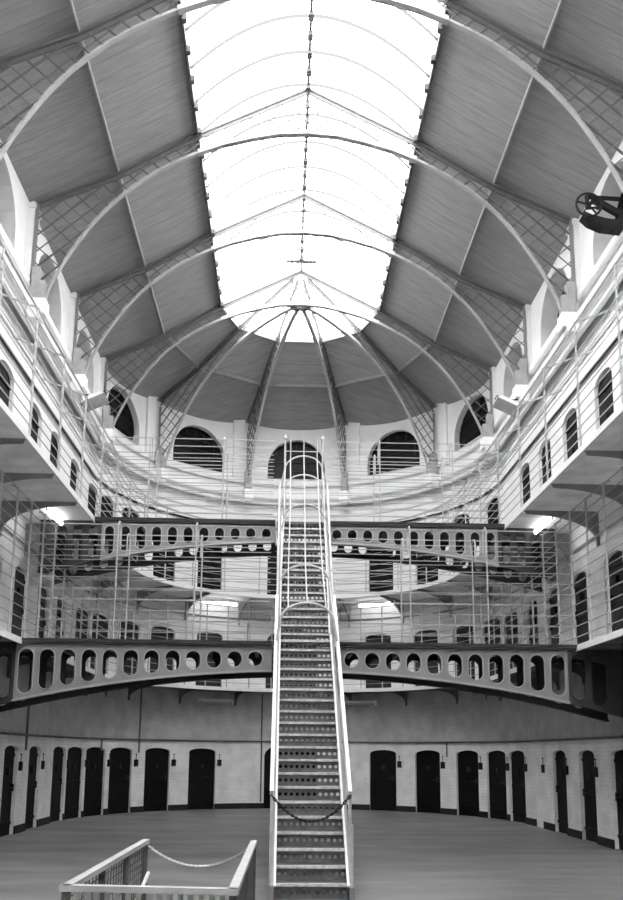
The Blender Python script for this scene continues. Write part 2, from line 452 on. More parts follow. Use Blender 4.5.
# ------------------------------------------------------------------ clerestory windows
wcount = [0]
def lunette(mp, c, zb, zs, zt, label, w=1.86, depth=0.42):
    wcount[0] += 1
    mb = MB(); seg = 14
    xs = [c - (w/2+0.02)*cos(PI*i/seg) for i in range(seg+1)]
    outl = [(xs[0], zb)] + [(x, arch(x, c, w+0.04, zs, zt+0.02)) for x in xs] + [(xs[-1], zb)]
    F = [mp(x, z, depth) for x, z in outl]; B = [mp(x, z, depth+0.07) for x, z in outl]; n = len(outl)
    mb.idx(F+B, [tuple(range(n)), tuple(range(2*n-1, n-1, -1))]+[(k, (k+1) % n, n+(k+1) % n, n+k) for k in range(n)])
    o = tag(mb.build('window_%d' % wcount[0], M['glassdark']), label, 'window', kind='structure')
    f = MB()
    f.tube([mp(x, z, depth-0.02) for x, z in outl], 0.035, 4, closed=True)
    for k in (-2, -1, 0, 1, 2):
        x = c + k*w/6; f.bar(mp(x, zb, depth-0.015), mp(x, arch(x, c, w, zs, zt), depth-0.015), 0.025, 0.025)
    for z in (zb+0.33, zb+0.66, zb+0.98):
        hw = w/2 if z < zs else w/2*math.sqrt(max(0, 1-((z-zs)/(zt-zs))**2))
        f.bar(mp(c-hw, z, depth-0.015), mp(c+hw, z, depth-0.015), 0.025, 0.025)
    f.build('window_frame', M['frame_dark'], o)
    return o
nm = {-72: 'far left', -36: 'left of the middle', 0: 'middle, behind the stair cage', 36: 'right of the middle', 72: 'far right'}
for t in w_far: lunette(map_far(RC), rad(t)*RC, 10.9, 11.28, 12.32, 'dark arched window in the curved end wall, %s' % nm[t], 1.94, 0.24)
for k in range(4):
    y = w_side[k]
    for sd, mp in (('left', map_left(RC)), ('right', map_right(RC))):
        lunette(mp, y, 10.88, 11.25, 12.22, 'dark deep-set arched window, %s along the %s wall from the round end' % (ORD[k], sd))
for k in range(4, 7):           # same lights behind the viewer, closing the wall
    y = w_side[k]
    for mp in (map_left(RC), map_right(RC)):
        if y > YB+1.2: lunette(mp, y, 10.88, 11.25, 12.22, 'dark deep-set arched window high on the wall beyond the frame')

# ------------------------------------------------------------------ cornice, sill ledge, pilasters
def ring(name, R, prof, m, y0=YB, label=None):
    mb = MB(); P, N = horse(R, y0, step=5)
    mb.sweep(P, prof, lambda i: N[i]); return tag(mb.build(name, m), label, 'moulding' if label else None, kind='structure')
ring('trim_1', RC, [(0.02, 9.98), (-0.07, 9.98), (-0.09, 10.06), (-0.17, 10.12), (-0.20, 10.16), (-0.20, 10.24), (0.02, 10.24)], M['wall_top'], label='projecting white cornice running round the hall under the arched windows')
ring('trim_2', RC, [(0.02, 10.62), (-0.10, 10.62), (-0.12, 10.66), (-0.12, 10.76), (0.02, 10.80)], M['wall_top'], label='white sill ledge running round the hall at the foot of the arched windows')
ring('trim_3', R2, [(0.02, 9.62), (-0.04, 9.62), (-0.05, 9.72), (0.02, 9.75)], M['wall_top'], label='thin white string course below the cornice')
tc = 3
def pilaster(p, out, along, ztop, label):
    global tc
    tc += 1; mb = MB()
    mtx = Matrix((along, out, Vector((0, 0, 1)))).transposed()
    mb.box(Vector((p[0], p[1], (10.78+ztop)/2)), (0.34, 0.16, ztop-10.78), mtx)
    mb.box(Vector((p[0], p[1], ztop-0.09)), (0.40, 0.21, 0.10), mtx)
    tag(mb.build('trim_%d' % tc, M['wall_top']), label, 'pilaster', kind='structure')
for sx, sd in ((-1, 'left'), (1, 'right')):
    for k in range(0, 5):
        y = YA-TS*k
        pilaster((sx*(RC-0.03), y+0.12), Vector((sx, 0, 0)), Vector((0, 1, 0)), 12.42, 'white pilaster behind the %s roof truss on the %s wall' % (ORD[k], sd))
for t in (-54, -18, 18, 54):
    q = pol(RC-0.03, t + (3.2 if t > 0 else -3.2)); d = pol(1, t)-Vector((0, YA, 0))
    pilaster((q.x, q.y), Vector((d.x, d.y, 0)), Vector((d.y, -d.x, 0)), 12.62+0.25*cos(rad(t)), 'white pilaster beside the %s%s curved rib of the round end' % ('outer ' if abs(t) > 30 else 'inner ', 'left' if t < 0 else 'right'))

# ------------------------------------------------------------------ roof
PR = [(0.0, 15.18), (2.20, 14.05), (3.75, 13.10), (5.28, 12.40), (7.5, 11.40)]
LIFT = [0.0, 0.14, 0.30, 0.40, 0.52]
def prof(i, deg=90.0):
    return PR[i][0], PR[i][1] + LIFT[i]*max(0, cos(rad(deg)))
mb = MB()
T = 0.05
def slab(a, b, c, d):
    off = Vector((0, 0, T)); mb.prism([a, b, c, d], off)
ANG = [-90, -54, -18, 18, 54, 90]
for i in (1, 2, 3):
    (xa, za), (xb, zb) = prof(i), prof(i+1)
    for s in (-1, 1):
        d = 0.14 if i == 2 else 0.0
        slab((s*xa, YB-0.1, za+0.07+d), (s*xb, YB-0.1, zb+0.07), (s*xb, YA, zb+0.07), (s*xa, YA, za+0.07+d))
    for t0, t1 in zip(ANG, ANG[1:]):
        (xa0, za0), (xb0, zb0) = prof(i, t0), prof(i+1, t0); (xa1, za1), (xb1, zb1) = prof(i, t1), prof(i+1, t1)
        d = 0.14 if i == 2 else 0.0
        slab(pol(xa0, t0, za0+0.07+d), pol(xb0, t0, zb0+0.07), pol(xb1, t1, zb1+0.07), pol(xa1, t1, za1+0.07+d))
tag(mb.build('ceiling', M['boards']), 'grey boarded roof slopes either side of the skylight', 'ceiling', kind='structure')

# lower (arched) chord
LC = [(0, 14.15), (0.6, 14.11), (1.15, 13.99), (1.7, 13.83), (2.2, 13.62), (2.6, 13.42), (2.93, 13.22), (3.28, 12.97), (3.6, 12.69), (3.86, 12.43), (4.08, 12.17), (4.28, 11.90), (4.46, 11.61), (4.68, 11.24), (4.86, 10.86), (4.98, 10.58), (5.04, 10.36)]
def top_z(x, deg=90.0):
    for i in range(4):
        (xa, za), (xb, zb) = prof(i, deg), prof(i+1, deg)
        if x <= xb+1e-6: return za+(zb-za)*(x-xa)/(xb-xa)
    return zb
def low_z(x):
    for (xa, za), (xb, zb) in zip(LC, LC[1:]):
        if x <= xb: return za+(zb-za)*(x-xa)/(xb-xa)
    return 10.36
def half_frame(to3, nrm, deg, parts, mirror=False, xstart=0.0, double=True):
    """adds one half of a truss to the MBs in parts; to3(x,z)->point; nrm = thickness direction"""
    top, low, web, leg, shoe, block = (parts[k] for k in ('top_chord', 'arch_rib', 'lattice', 'leg', 'shoe', 'foot_block'))
    for i in range(3):
        (xa, za), (xb, zb) = prof(i, deg), prof(i+1, deg)
        if xb <= xstart: continue
        x0 = max(xa, xstart); z0 = za+(zb-za)*(x0-xa)/(xb-xa)
        top.bar(to3(x0, z0), to3(xb, zb), 0.07 if xb < 2.3 else 0.13, 0.04, up=(0, 0, 1))
        a, b = to3(x0, z0-0.05), to3(xb, zb-0.05); top.bar(a, b, 0.03, 0.10, up=(0, 0, 1))
    pts = [q for q in LC if q[0] >= xstart]
    if xstart > 0: pts.insert(0, (xstart, 14.135))
    for (xa, za), (xb, zb) in zip(pts, pts[1:]):
        low.bar(to3(xa, za), to3(xb, zb), 0.08 if xb > 2.3 else 0.11, 0.022 if xb > 2.3 else 0.045, up=Vector((0, 0, 1)) if xb < 4 else to3(1, 0)-to3(0, 0))
        low.bar(to3(xa, za+0.04), to3(xb, zb+0.04), 0.02 if xb > 2.3 else 0.07, 0.06 if xb > 2.3 else 0.09, up=Vector((0, 0, 1)) if xb < 4 else to3(1, 0)-to3(0, 0))
    leg.bar(to3(5.30, 12.38), to3(5.30, 10.70), 0.06, 0.06)
    # lattice: two crossing families of flats, clipped between the chords and the wall leg
    sp = 0.355
    for sg in (-1, 1):
        for m in range(-40, 60):
            c0 = m*sp+0.13; run = None
            x = xstart
            while x <= 5.31:
                z = (c0 + 9.0) - sg*x*0.92
                ok = x <= 5.29 and z < top_z(x, deg)-0.03 and z > max(low_z(x), 10.62) + 0.02
                if ok and run is None: run = (x, z)
                if (not ok) and run is not None:
                    if math.hypot(x-run[0], z-run[1]) > 0.14:
                        web.bar(to3(*run), to3(x-0.01, z+sg*0.0092), 0.012, 0.046 if run[1] < 13.6 else 0.028, up=nrm)
                    run = None
                x += 0.01
    mtx = None
    a, b = to3(5.14, 10.56), to3(5.14, 10.56)
    d = (to3(1, 0)-to3(0, 0)).normalized(); n_ = Vector(nrm).normalized()
    mtx = Matrix((d, n_, Vector((0, 0, 1)))).transposed()
    shoe.box(to3(5.16, 10.52), (0.27, 0.20, 0.38), mtx); shoe.box(to3(5.22, 10.85), (0.16, 0.20, 0.30), mtx)
    block.box(to3(5.16, 10.17), (0.33, 0.30, 0.30), mtx); block.box(to3(5.20, 9.98), (0.26, 0.28, 0.10), mtx)
PM = dict(top_chord='truss_dark', arch_rib='truss_pale', lattice='lattice', leg='truss', shoe='shoe', foot_block='white')
def truss(k):
    y = YA-TS*k
    root = empty('roof_truss', (0, y, 0), 'pale iron arched lattice truss spanning the hall, %s from the round end' % ORD[k], 'roof truss', 'arched roof trusses')
    shared = {n: MB() for n in ('top_chord', 'arch_rib', 'lattice')}
    for s in (-1, 1):
        own = {n: MB() for n in ('leg', 'shoe', 'foot_block')}
        half_frame(lambda x, z, s=s: Vector((s*x, 0, z)), Vector((0, 1, 0)), 90, {**shared, **own})
        for n, b in own.items(): b.build(n, M[PM[n]], root)
    for n, b in shared.items(): b.build(n, M[PM[n]], root)
for k in range(0, 4): truss(k)
for t in (-54, -18, 18, 54):
    root = empty('radial_rib', (0, YA, 0), 'pale lattice half rib of the round end, %s on the %s' % ('outer one' if abs(t) > 30 else 'inner one', 'left' if t < 0 else 'right'), 'roof rib', 'radial ribs of the round end')
    parts = {n: MB() for n in PM}
    half_frame(lambda x, z, t=t: Vector((x*sin(rad(t)), x*cos(rad(t)), z)), Vector((cos(rad(t)), -sin(rad(t)), 0)), t, parts, xstart=0.25)
    for n, b in parts.items(): b.build(n, M[PM[n]], root)

# collar at the meeting of the ribs
mb = MB()
mb.tube([(0.24*sin(2*PI*i/24), YA+0.10+0.10*cos(2*PI*i/24), 14.13) for i in range(24)], 0.055, 6, closed=True)
root = tag(mb.build('rib_collar', M['truss_dark']), 'dark iron ring where the radial ribs meet', 'collar')
# hanging finial at the hub
mb = MB()
mb.tube([(0, YA-0.4, 15.34), (0, YA-0.4, 14.98)], 0.035, 8)
mb.bar((-0.42, YA-0.4, 15.22), (0.42, YA-0.4, 15.22), 0.10, 0.05)
for s in (-1, 1):
    mb.tube([(s*0.08, YA-0.4, 15.2), (s*0.18, YA-0.4, 15.06), (s*0.30, YA-0.4, 15.2)], 0.02, 6)
fin = tag(mb.build('hub_finial', M['ridge']), 'dark cross-shaped iron finial at the hub of the skylight', 'finial')

# purlins
root = empty('roof_purlin', (0, YA, 13.1), 'pale roof beam running round the slopes between skylight and eaves', 'roof beam')
px, pz = prof(2)
for s in (-1, 1):
    b = MB(); b.bar((s*px, YB, pz+0.11), (s*px, YA, pz+0.11), 0.03, 0.20)
    under(b.build('beam', M['truss_pale']), root)
for t0, t1 in zip(ANG, ANG[1:]):
    (r0, z0), (r1, z1_) = prof(2, t0), prof(2, t1)
    b = MB(); b.bar(pol(r0, t0, z0+0.10), pol(r1, t1, z1_+0.10), 0.05, 0.24); under(b.build('beam', M['truss']), root)

# ------------------------------------------------------------------ skylight
sky = empty('skylight', (0, 12, 14), 'long bright glazed skylight along the ridge with a rounded end', 'skylight')
def vault(x): return 14.10 + (15.34-14.10)*(1-(abs(x)/2.22)**2.0)
XV = [-2.22+4.44*i/20 for i in range(21)]
ys = [YB-0.1] + sorted(YA-TS*k for k in range(0, 8) if YA-TS*k > YB)
for y0, y1 in zip(ys, ys[1:]):
    b = MB()
    for xa, xb in zip(XV, XV[1:]):
        b.face([(xa, y0, vault(xa)), (xb, y0, vault(xb)), (xb, y1, vault(xb)), (xa, y1, vault(xa))])
    under(b.build('glass_pane', M['glass'], smooth=True), sky)
b = MB()
nr, na = 8, 30
def dome(i, j):
    r = 2.22*i/nr; t = -90+180*j/na
    # facet edge follows the ribs of the eye
    k = max(0, min(4, int((t+90)//36))); t0, t1 = ANG[k], ANG[k+1]; mid = (t0+t1)/2
    rr = r*cos(rad(18))/cos(rad(t-mid)) if i == nr else r
    return pol(rr, t, vault(r)+0.14*max(0, cos(rad(t)))*(i/nr))
for i in range(nr):
    for j in range(na):
        q = [dome(i, j), dome(i+1, j), dome(i+1, j+1), dome(i, j+1)]
        b.face(q if i else q[1:3]+[q[0]])
under(b.build('glass_pane', M['glass'], smooth=True), sky)
for i, y in enumerate([YA-0.8*k for k in range(1, 27)]):
    if y < 8.5: break
    b = MB()
    for xa, xb in zip(XV, XV[1:]): b.face([(xa, y-0.045, vault(xa)-0.02), (xb, y-0.045, vault(xb)-0.02), (xb, y+0.045, vault(xb)-0.02), (xa, y+0.045, vault(xa)-0.02)])
    under(b.build('glazing_bar', M['sky_bar']), sky)
b = MB(); b.bar((0, YB, 15.26), (0, YA+0.02, 15.26), 0.05, 0.12)
y = 8.0
while y < YA-0.3:
    b.box((0, y, 15.17), (0.10, 0.14, 0.08)); y += 0.42
under(b.build('ridge_bar', M['ridge']), sky)
for s in (-1, 1):
    b = MB(); b.bar((s*2.22, YB, 14.07), (s*2.22, YA, 14.07), 0.05, 0.16)
    y = 8.2
    while y < YA:
        b.box((s*2.17, y, 14.02), (0.08, 0.10, 0.12)); y += TS/5
    under(b.build('edge_beam', M['ridge']), sky)
b = MB()
for t0, t1 in zip(ANG, ANG[1:]):
    b.bar(pol(2.22, t0, 14.07+0.14*max(0, cos(rad(t0)))), pol(2.22, t1, 14.07+0.14*max(0, cos(rad(t1)))), 0.04, 0.14)
under(b.build('edge_beam', M['truss']), sky)

# ------------------------------------------------------------------ galleries
brY = [YA-0.45-1.66*k for k in range(0, 9)]
def gallery(bh, E, W, Z, th, label, m_soffit, m_bracket):
    root = empty('gallery_walkway', (0, YA, Z), label, 'gallery', 'gallery walkways')
    b = MB(); P, N = horse(E+0.03, YB+0.05, step=4)
    b.sweep(P, [(0, Z-th), (W+0.01-E, Z-th), (W+0.01-E, Z), (0, Z)], lambda i: N[i])
    under(b.build('deck', m_soffit), root)
    b = MB(); P, N = horse(E+0.03, YB+0.05, step=4)
    b.sweep(P, [(0.01, Z-0.005), (W-E-0.04, Z-0.005), (W-E-0.04, Z+0.015), (0.01, Z+0.015)], lambda i: N[i])
    under(b.build('deck_bounce_layer', M['wall_mid2']), root)  # pale layer added on the deck to bounce light onto soffit and walls
    b = MB(); P, N = horse(E, step=4)
    b.sweep(P, [(0.0, Z-th-0.03), (0.035, Z-th-0.03), (0.035, Z+0.02), (0.0, Z+0.02)], lambda i: N[i])
    under(b.build('deck_edge', M['deck_edge']), root)
    zt = Z-th
    def bracket(p, d, n):
        g = MB(); prof_ = [(E+0.06, zt), (W, zt), (W, zt-bh), (W-0.06, zt-bh-0.02)]
        for i in range(9):
            a = PI/2*i/8
            prof_.append((W-0.06-(W-0.16-E)*(1-cos(a)), zt-bh+0.10+(bh-0.17)*sin(a)))
        g.prism([Vector((p[0]+d[0]*r, p[1]+d[1]*r, z))-Vector(n)*0.025 for r, z in prof_], Vector(n)*0.05)
        under(g.build('bracket', m_bracket), root)
    for y in brY:
        if y < 9: continue
        for s in (-1, 1): bracket((0, y), (s, 0), (0, 1, 0))
    for t in (-72, -54, -36, -18, 0, 18, 36, 54, 72):
        bracket((0, YA), (sin(rad(t)), cos(rad(t))), (cos(rad(t)), -sin(rad(t)), 0))
    return root
gallery(0.42, E1, RG, Z1, 0.06, 'lower gallery walkway running round the hall above the ground-floor doors', M['bracket'], M['bracket'])
gallery(0.70, E2, R1, Z2, 0.06, 'upper gallery walkway running round the hall below the arched windows', M['deck'], M['girder'])

# ------------------------------------------------------------------ wire barriers on the galleries
def barrier(E, Z, H, nw, label, hookw, extra, dy=1.66):
    root = empty('wire_barrier', (0, YA, Z), label, 'wire barrier', 'wire barriers along the galleries')
    def post(d, base):
        p = MB()
        pts = [base+Vector((0, 0, h)) for h in (0.0, H*0.5, H-0.12)]
        for i in range(1, 7):
            a = PI/2*i/6; pts.append(base+d*(0.12*(1-cos(a)))+Vector((0, 0, H-0.12+0.12*sin(a))))
        if hookw: pts.append(base+d*hookw+Vector((0, 0, H+0.32)))
        p.tube(pts, 0.019, 6)
        for k in range(nw):
            p.box(base+Vector((0, 0, 0.14+(H-0.2)*k/(nw-1))), (0.05, 0.05, 0.03))
        under(p.build('post', M['post'], smooth=False), root)
    for y in [YA-0.45-dy*k for k in range(int(12/dy)+1)]:
        if y < 9: continue
        for s in (-1, 1): post(Vector((s, 0, 0)), Vector((s*E, y, Z)))
    for t in ((-76, -60, -45, -30, -15, 0, 15, 30, 45, 60, 76) if hookw else [-82+164*k/20 for k in range(21)]):
        d = Vector((sin(rad(t)), cos(rad(t)), 0)); post(d, pol(E, t, Z))
    P, N = horse(E, 6.0, step=4)
    for k in range(nw):
        z = Z+0.14+(H-0.2)*k/(nw-1)
        w = MB(); w.tube([(p[0], p[1], z) for p in P], 0.010, 4); under(w.build('wire', M['wire']), root)
    for (r, z, rr) in extra:
        P, N = horse(r, 6.0, step=4)
        w = MB(); w.tube([(p[0], p[1], z) for p in P], rr, 5); under(w.build('top_rail', M['post']), root)
    return root
barrier(E1+0.0, Z1+0.02, 2.62, 13, 'tall wire barrier round the edge of the lower gallery', 0, [], 0.83)
barrier(E2+0.0, Z2+0.02, 2.20, 12, 'tall wire barrier round the edge of the upper gallery', 0.95, [(4.43, Z2+2.2, 0.018), (4.75, Z2+2.33, 0.010), (5.05, Z2+2.42, 0.012)])

# ------------------------------------------------------------------ footbridges
def ring_pts(cx, zc0, zc1, r, n=10):
    """stadium outline: straight sides between zc0 and zc1, round ends of radius r"""
    pts = [(cx+r*cos(PI*i/n), zc1+r*sin(PI*i/n)) for i in range(n+1)]
    pts += [(cx+r*cos(PI+PI*i/n), zc0+r*sin(PI+PI*i/n)) for i in range(n+1)]
    return pts
def girder(root, y, s, x0, x1, ztop, botf, cs, rh, htop, margin, name='girder', dark=False):
    """plate girder with a row of long round-ended holes; x measured from the hall axis on side s"""
    th = 0.03; b = MB()
    edges = [x0] + [(a+c)/2 for a, c in zip(cs, cs[1:])] + [cs[-1]+(cs[-1]-cs[-2])/2]
    def pt(x, z, yy): return Vector((s*x, yy, z))
    def cell(xa, xb, c):
        zb_ = botf(c)+margin; zc1 = htop-rh; zc0 = min(zc1, zb_+rh)
        hole = ring_pts(c, zc0, zc1, rh)
        n = len(hole)
        # outer boundary sampled to match the hole, by angle from the hole centre
        out = []
        zc = (zc0+zc1)/2
        for (hx, hz) in hole:
            dx, dz = hx-c, hz-zc
            L = 1e9
            for (wall) in ('l', 'r', 't', 'b'):
                if wall == 'l' and dx < -1e-9: L = min(L, (xa-c)/dx)
                if wall == 'r' and dx > 1e-9: L = min(L, (xb-c)/dx)
                if wall == 't' and dz > 1e-9: L = min(L, (ztop-zc)/dz)
                if wall == 'b' and dz < -1e-9: L = min(L, ((botf(c)-zc))/dz)
            out.append((c+dx*L, zc+dz*L))
        # pull the lower edge onto the curved soffit and square the corners
        fixed = []
        for (ox, oz) in out:
            if oz <= botf(c)+1e-4: oz = botf(ox)
            fixed.append((ox, oz))
        for yy in (y, y+th):
            for i in range(n):
                j = (i+1) % n
                quad = [pt(*hole[i], yy), pt(*hole[j], yy), pt(*fixed[j], yy), pt(*fixed[i], yy)]
                b.face(quad)
                # fill the corner if this pair turns from one side to another
                (ax, az), (bx, bz) = fixed[i], fixed[j]
                if abs(ax-bx) > 1e-4 and abs(az-bz) > 1e-3:
                    onv = abs(ax-xa) < 1e-6 or abs(ax-xb) < 1e-6
                    onv2 = abs(bx-xa) < 1e-6 or abs(bx-xb) < 1e-6
                    if onv != onv2:
                        cx_ = ax if onv else bx
                        up = max(az, bz) > zc
                        b.face([pt(ax, az, yy), pt(cx_, ztop if up else botf(cx_), yy), pt(bx, bz, yy)])
        for i in range(n):
            j = (i+1) % n
            b.face([pt(*hole[i], y), pt(*hole[j], y), pt(*hole[j], y+th), pt(*hole[i], y+th)])
        return hole
    holes = []
    for k, c in enumerate(cs): holes.append(cell(edges[k], edges[k+1], c))
    xs = [edges[-1]+max(0, x1-edges[-1])*i/6 for i in range(7)]
    for yy in (y, y+th):
        for a, c in zip(xs, xs[1:]):
            b.face([pt(a, botf(a), yy), pt(c, botf(c), yy), pt(c, ztop, yy), pt(a, ztop, yy)])
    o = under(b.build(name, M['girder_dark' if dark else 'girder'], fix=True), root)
    f = MB(); xs = [x0+(x1-x0)*i/24 for i in range(25)]
    for a, c in zip(xs, xs[1:]):
        f.bar(pt(a, botf(a), y+th/2), pt(c, botf(c), y+th/2), 0.15, 0.035)
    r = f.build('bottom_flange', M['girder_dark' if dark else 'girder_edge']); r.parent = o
    f = MB()
    f.bar(pt(x0, ztop-0.02, y+th/2), pt(x1, ztop-0.02, y+th/2), 0.16, 0.04)
    r = f.build('top_flange', M['girder_dark']); r.parent = o
    rims = MB()
    for h in holes: rims.tube([pt(hx, hz, y-0.004) for hx, hz in h], 0.014, 5, closed=True)
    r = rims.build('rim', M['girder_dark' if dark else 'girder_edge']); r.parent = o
    # stiffener at the stair end
    return o
def bridge(Y, Z, E, x1, cs, botf, rh, htop, margin, label, nposts, H, blabel, xs, stagger):
    root = empty('footbridge', (0, Y, Z), label, 'footbridge', 'iron footbridges across the hall')
    for s, gap in ((-1, 0.56), (1, 0.62)):
        for yy in (Y, Y+BW):
            c_ = cs[0 if s < 0 else 1]; near = [c for c in c_ if c < E-0.05+xs]; far = [c for c in c_ if c >= E-0.05+xs]
            xm = (near[-1]+far[0])/2
            if stagger and yy > Y: near = [c+0.19 for c in near[:-1]]
            girder(root, yy, s, gap, xm, Z-0.035, botf, near, rh, htop, margin, dark=yy > Y)  # rear girder: shade inside the bridge put into a darker colour
            girder(root, yy, s, xm, x1, Z-0.035, botf, far, rh, htop, margin, dark=True, name='shaded_girder_end')  # same girder carried on to the wall, gallery shade put into its colour
        d = MB(); d.box((s*(gap+E+0.05)/2, Y+BW/2+0.01, Z-0.017), (E+0.05-gap, BW+0.16, 0.034))
        under(d.build('deck', M['bracket']), root)
        for x in [gap+0.3+k*0.9 for k in range(int((E-gap)/0.9))]:
            j = MB(); j.box((s*x, Y+BW/2, Z-0.11), (0.06, BW-0.06, 0.10)); under(j.build('joist', M['bracket']), root)
        e = MB(); e.bar((s*gap, Y-0.075, Z+0.0), (s*(E+0.02), Y-0.075, Z+0.0), 0.03, 0.04); under(e.build('deck_edge', M['girder_dark']), root)
    for side, yy, back in (('front', Y-0.03, 1), ('rear', Y+BW+0.05, -1)):
        fr = empty('bridge_wire_fence', (0, yy, Z), 'tall post and wire fence along the %s edge of the %s footbridge' % (side, blabel), 'wire fence', 'wire fences on the footbridges')
        for s in (-1, 1):
            for x in nposts:
                if x > E: continue
                p = MB(); base = Vector((s*x, 0, 0))
                pts = [base, base+Vector((0, 0, H*0.5)), base+Vector((0, 0, H-0.14))]
                for i in range(1, 9):
                    a = PI*i/8; pts.append(base+Vector((0.0, back*0.14*(1-cos(a)), H-0.14+0.14*sin(a))))
                pts.append(pts[-1]-Vector((0, 0, 0.35)))
                p.tube(pts, 0.015, 6); p.build('post', M['post'], fr)
            x0 = 0.62
            for k in range(11):
                z = 0.16+(H-0.25)*k/10
                w = MB(); w.tube([(s*x0, 0, z), (s*E, 0, z)], 0.0105 if side == 'front' else 0.009, 4); w.build('wire', M['wire'] if k < 9 else M['post'], fr)
    return root
bot1 = lambda x: 3.265-0.0220*x**2.0
bot2 = lambda x: 6.245-0.0245*x**2.0
bridge(YBR1, Z1, E1, 6.05, ([0.86+0.376*k for k in range(14)], [0.90+0.382*k for k in range(13)]), bot1, 0.138, 3.62, 0.085,
       'long lower iron footbridge pierced with oval holes, crossing the hall at the first gallery', [2.0, 3.45], 2.27, 'lower', 0.0, True)
bridge(YBR2, Z2, E2, 5.55, ([0.75+0.334*k for k in range(14)], [0.765+0.333*k for k in range(14)]), bot2, 0.105, 6.54, 0.075,
       'upper iron footbridge pierced with round-ended holes, crossing the hall at the second gallery', [1.7, 3.3], 1.92, 'upper', -0.25, False)

# ------------------------------------------------------------------ the stair
st = empty('staircase', (SX, 10.6, 0), 'steep straight iron staircase with pierced risers climbing the middle of the hall', 'staircase')
HW = 0.47
def part(mb, name, m, smooth=False): return under(mb.build(name, m, smooth=smooth), st)
def riser_mesh(y, z0, z1):
    b = MB(); n = 11; w = 2*HW-0.04; cw = w/n; hz = (z0+z1)/2; r = min(cw*0.37, (z1-z0)*0.27); k = 10
    for c in range(n):
        cx = SX-w/2+cw*(c+0.5)
        hole = [(cx+r*cos(2*PI*i/k), hz+r*sin(2*PI*i/k)) for i in range(k)]
        out = []
        for i in range(k):
            dx, dz = cos(2*PI*i/k), sin(2*PI*i/k)
            L = min((cw/2)/abs(dx) if abs(dx) > 1e-6 else 1e9, ((z1-z0)/2)/abs(dz) if abs(dz) > 1e-6 else 1e9)
            out.append((cx+dx*L, hz+dz*L))
        for i in range(k):
            j = (i+1) % k
            b.face([(hole[i][0], y, hole[i][1]), (hole[j][0], y, hole[j][1]), (out[j][0], y, out[j][1]), (out[i][0], y, out[i][1])])
            (ax, az), (bx, bz) = out[i], out[j]
            if abs(abs(ax-cx)-cw/2) < 1e-6 and abs(abs(bz-hz)-(z1-z0)/2) < 1e-6 and not abs(abs(bx-cx)-cw/2) < 1e-6:
                b.face([(ax, y, az), (ax, y, bz), (bx, y, bz)])
            elif abs(abs(bx-cx)-cw/2) < 1e-6 and abs(abs(az-hz)-(z1-z0)/2) < 1e-6 and not abs(abs(ax-cx)-cw/2) < 1e-6:
                b.face([(bx, y, bz), (bx, y, az), (ax, y, az)])
        b.tube([(hx, y-0.002, hz_) for hx, hz_ in hole], 0.006, 4, closed=True)
    return b
def flight(n, ys0, zs0, ys1, zs1):
    """n risers; first riser stands at (ys0, zs0), last tread ends at the level zs1"""
    g = (ys1-ys0)/(n-1) if n > 1 else 0; h = (zs1-zs0)/n
    for k in range(n):
        y = ys0+g*k; z = zs0+h*k
        part(riser_mesh(y+0.025, z+0.005, z+h-0.03), 'riser', M['riser'])
        if k < n-1:
            t = MB(); t.box((SX, y+g/2+0.05, z+h-0.015), (2*HW-0.02, g+0.07, 0.03))
            tr = part(t, 'tread', M['tread'])
            q = MB(); q.bar((SX-HW+0.01, y-0.005, z+h-0.014), (SX+HW-0.01, y-0.005, z+h-0.014), 0.05, 0.034)
            nz = part(q, 'nosing', M['nosing']); nz.parent = tr; nz.matrix_parent_inverse = tr.matrix_parent_inverse.copy(); tr_m = tr.matrix_parent_inverse
            nz.matrix_parent_inverse = Matrix.Identity(4)
    for s in (-1, 1):
        b = MB(); x = SX+s*(HW+0.02)
        dy = g; z_a, z_b = zs0, zs1
        b.prism([(x-0.02, ys0-0.10, z_a), (x-0.02, ys0-0.10, z_a+0.16), (x-0.02, ys1-0.02, z_b+0.10), (x-0.02, ys1+0.10, z_b+0.10), (x-0.02, ys1+0.10, z_b-0.18), (x-0.02, ys0+0.12, z_a)], (0.04, 0, 0))
        part(b, 'stringer', M['girder'])
        e = MB(); e.bar((x-s*0.035, ys0-0.10, z_a+0.17), (x-s*0.035, ys1-0.02, z_b+0.11), 0.03, 0.03); part(e, 'stringer_edge', M['pale'])
Y0, YT1 = 10.62, 14.58
flight(20, Y0, 0.0, YT1, Z1)
YF2 = 14.98
flight(16, YF2, Z1, YBR2-0.04, Z2)
b = MB(); b.box((SX, (YT1+YF2)/2+0.06, Z1-0.025), (2*HW+0.04, YF2-YT1+0.18, 0.05)); part(b, 'landing', M['tread'])
b = MB(); b.bar((SX-HW, YT1-0.01, Z1-0.01), (SX+HW, YT1-0.01, Z1-0.01), 0.06, 0.045); part(b, 'nosing', M['nosing'])
b = MB(); b.box((SX, YBR2+BW/2, Z2-0.03), (2*HW+0.2, BW+0.1, 0.06)); part(b, 'top_landing', M['tread'])
def zst(y):    # nosing line
    if y < YT1: return 0.19+(Z1-0.19)*(y-Y0)/(YT1-Y0)
    if y < YF2: return Z1
    return min(Z2, Z1+0.18+(Z2-Z1-0.18)*(y-YF2)/(YBR2-0.04-YF2))
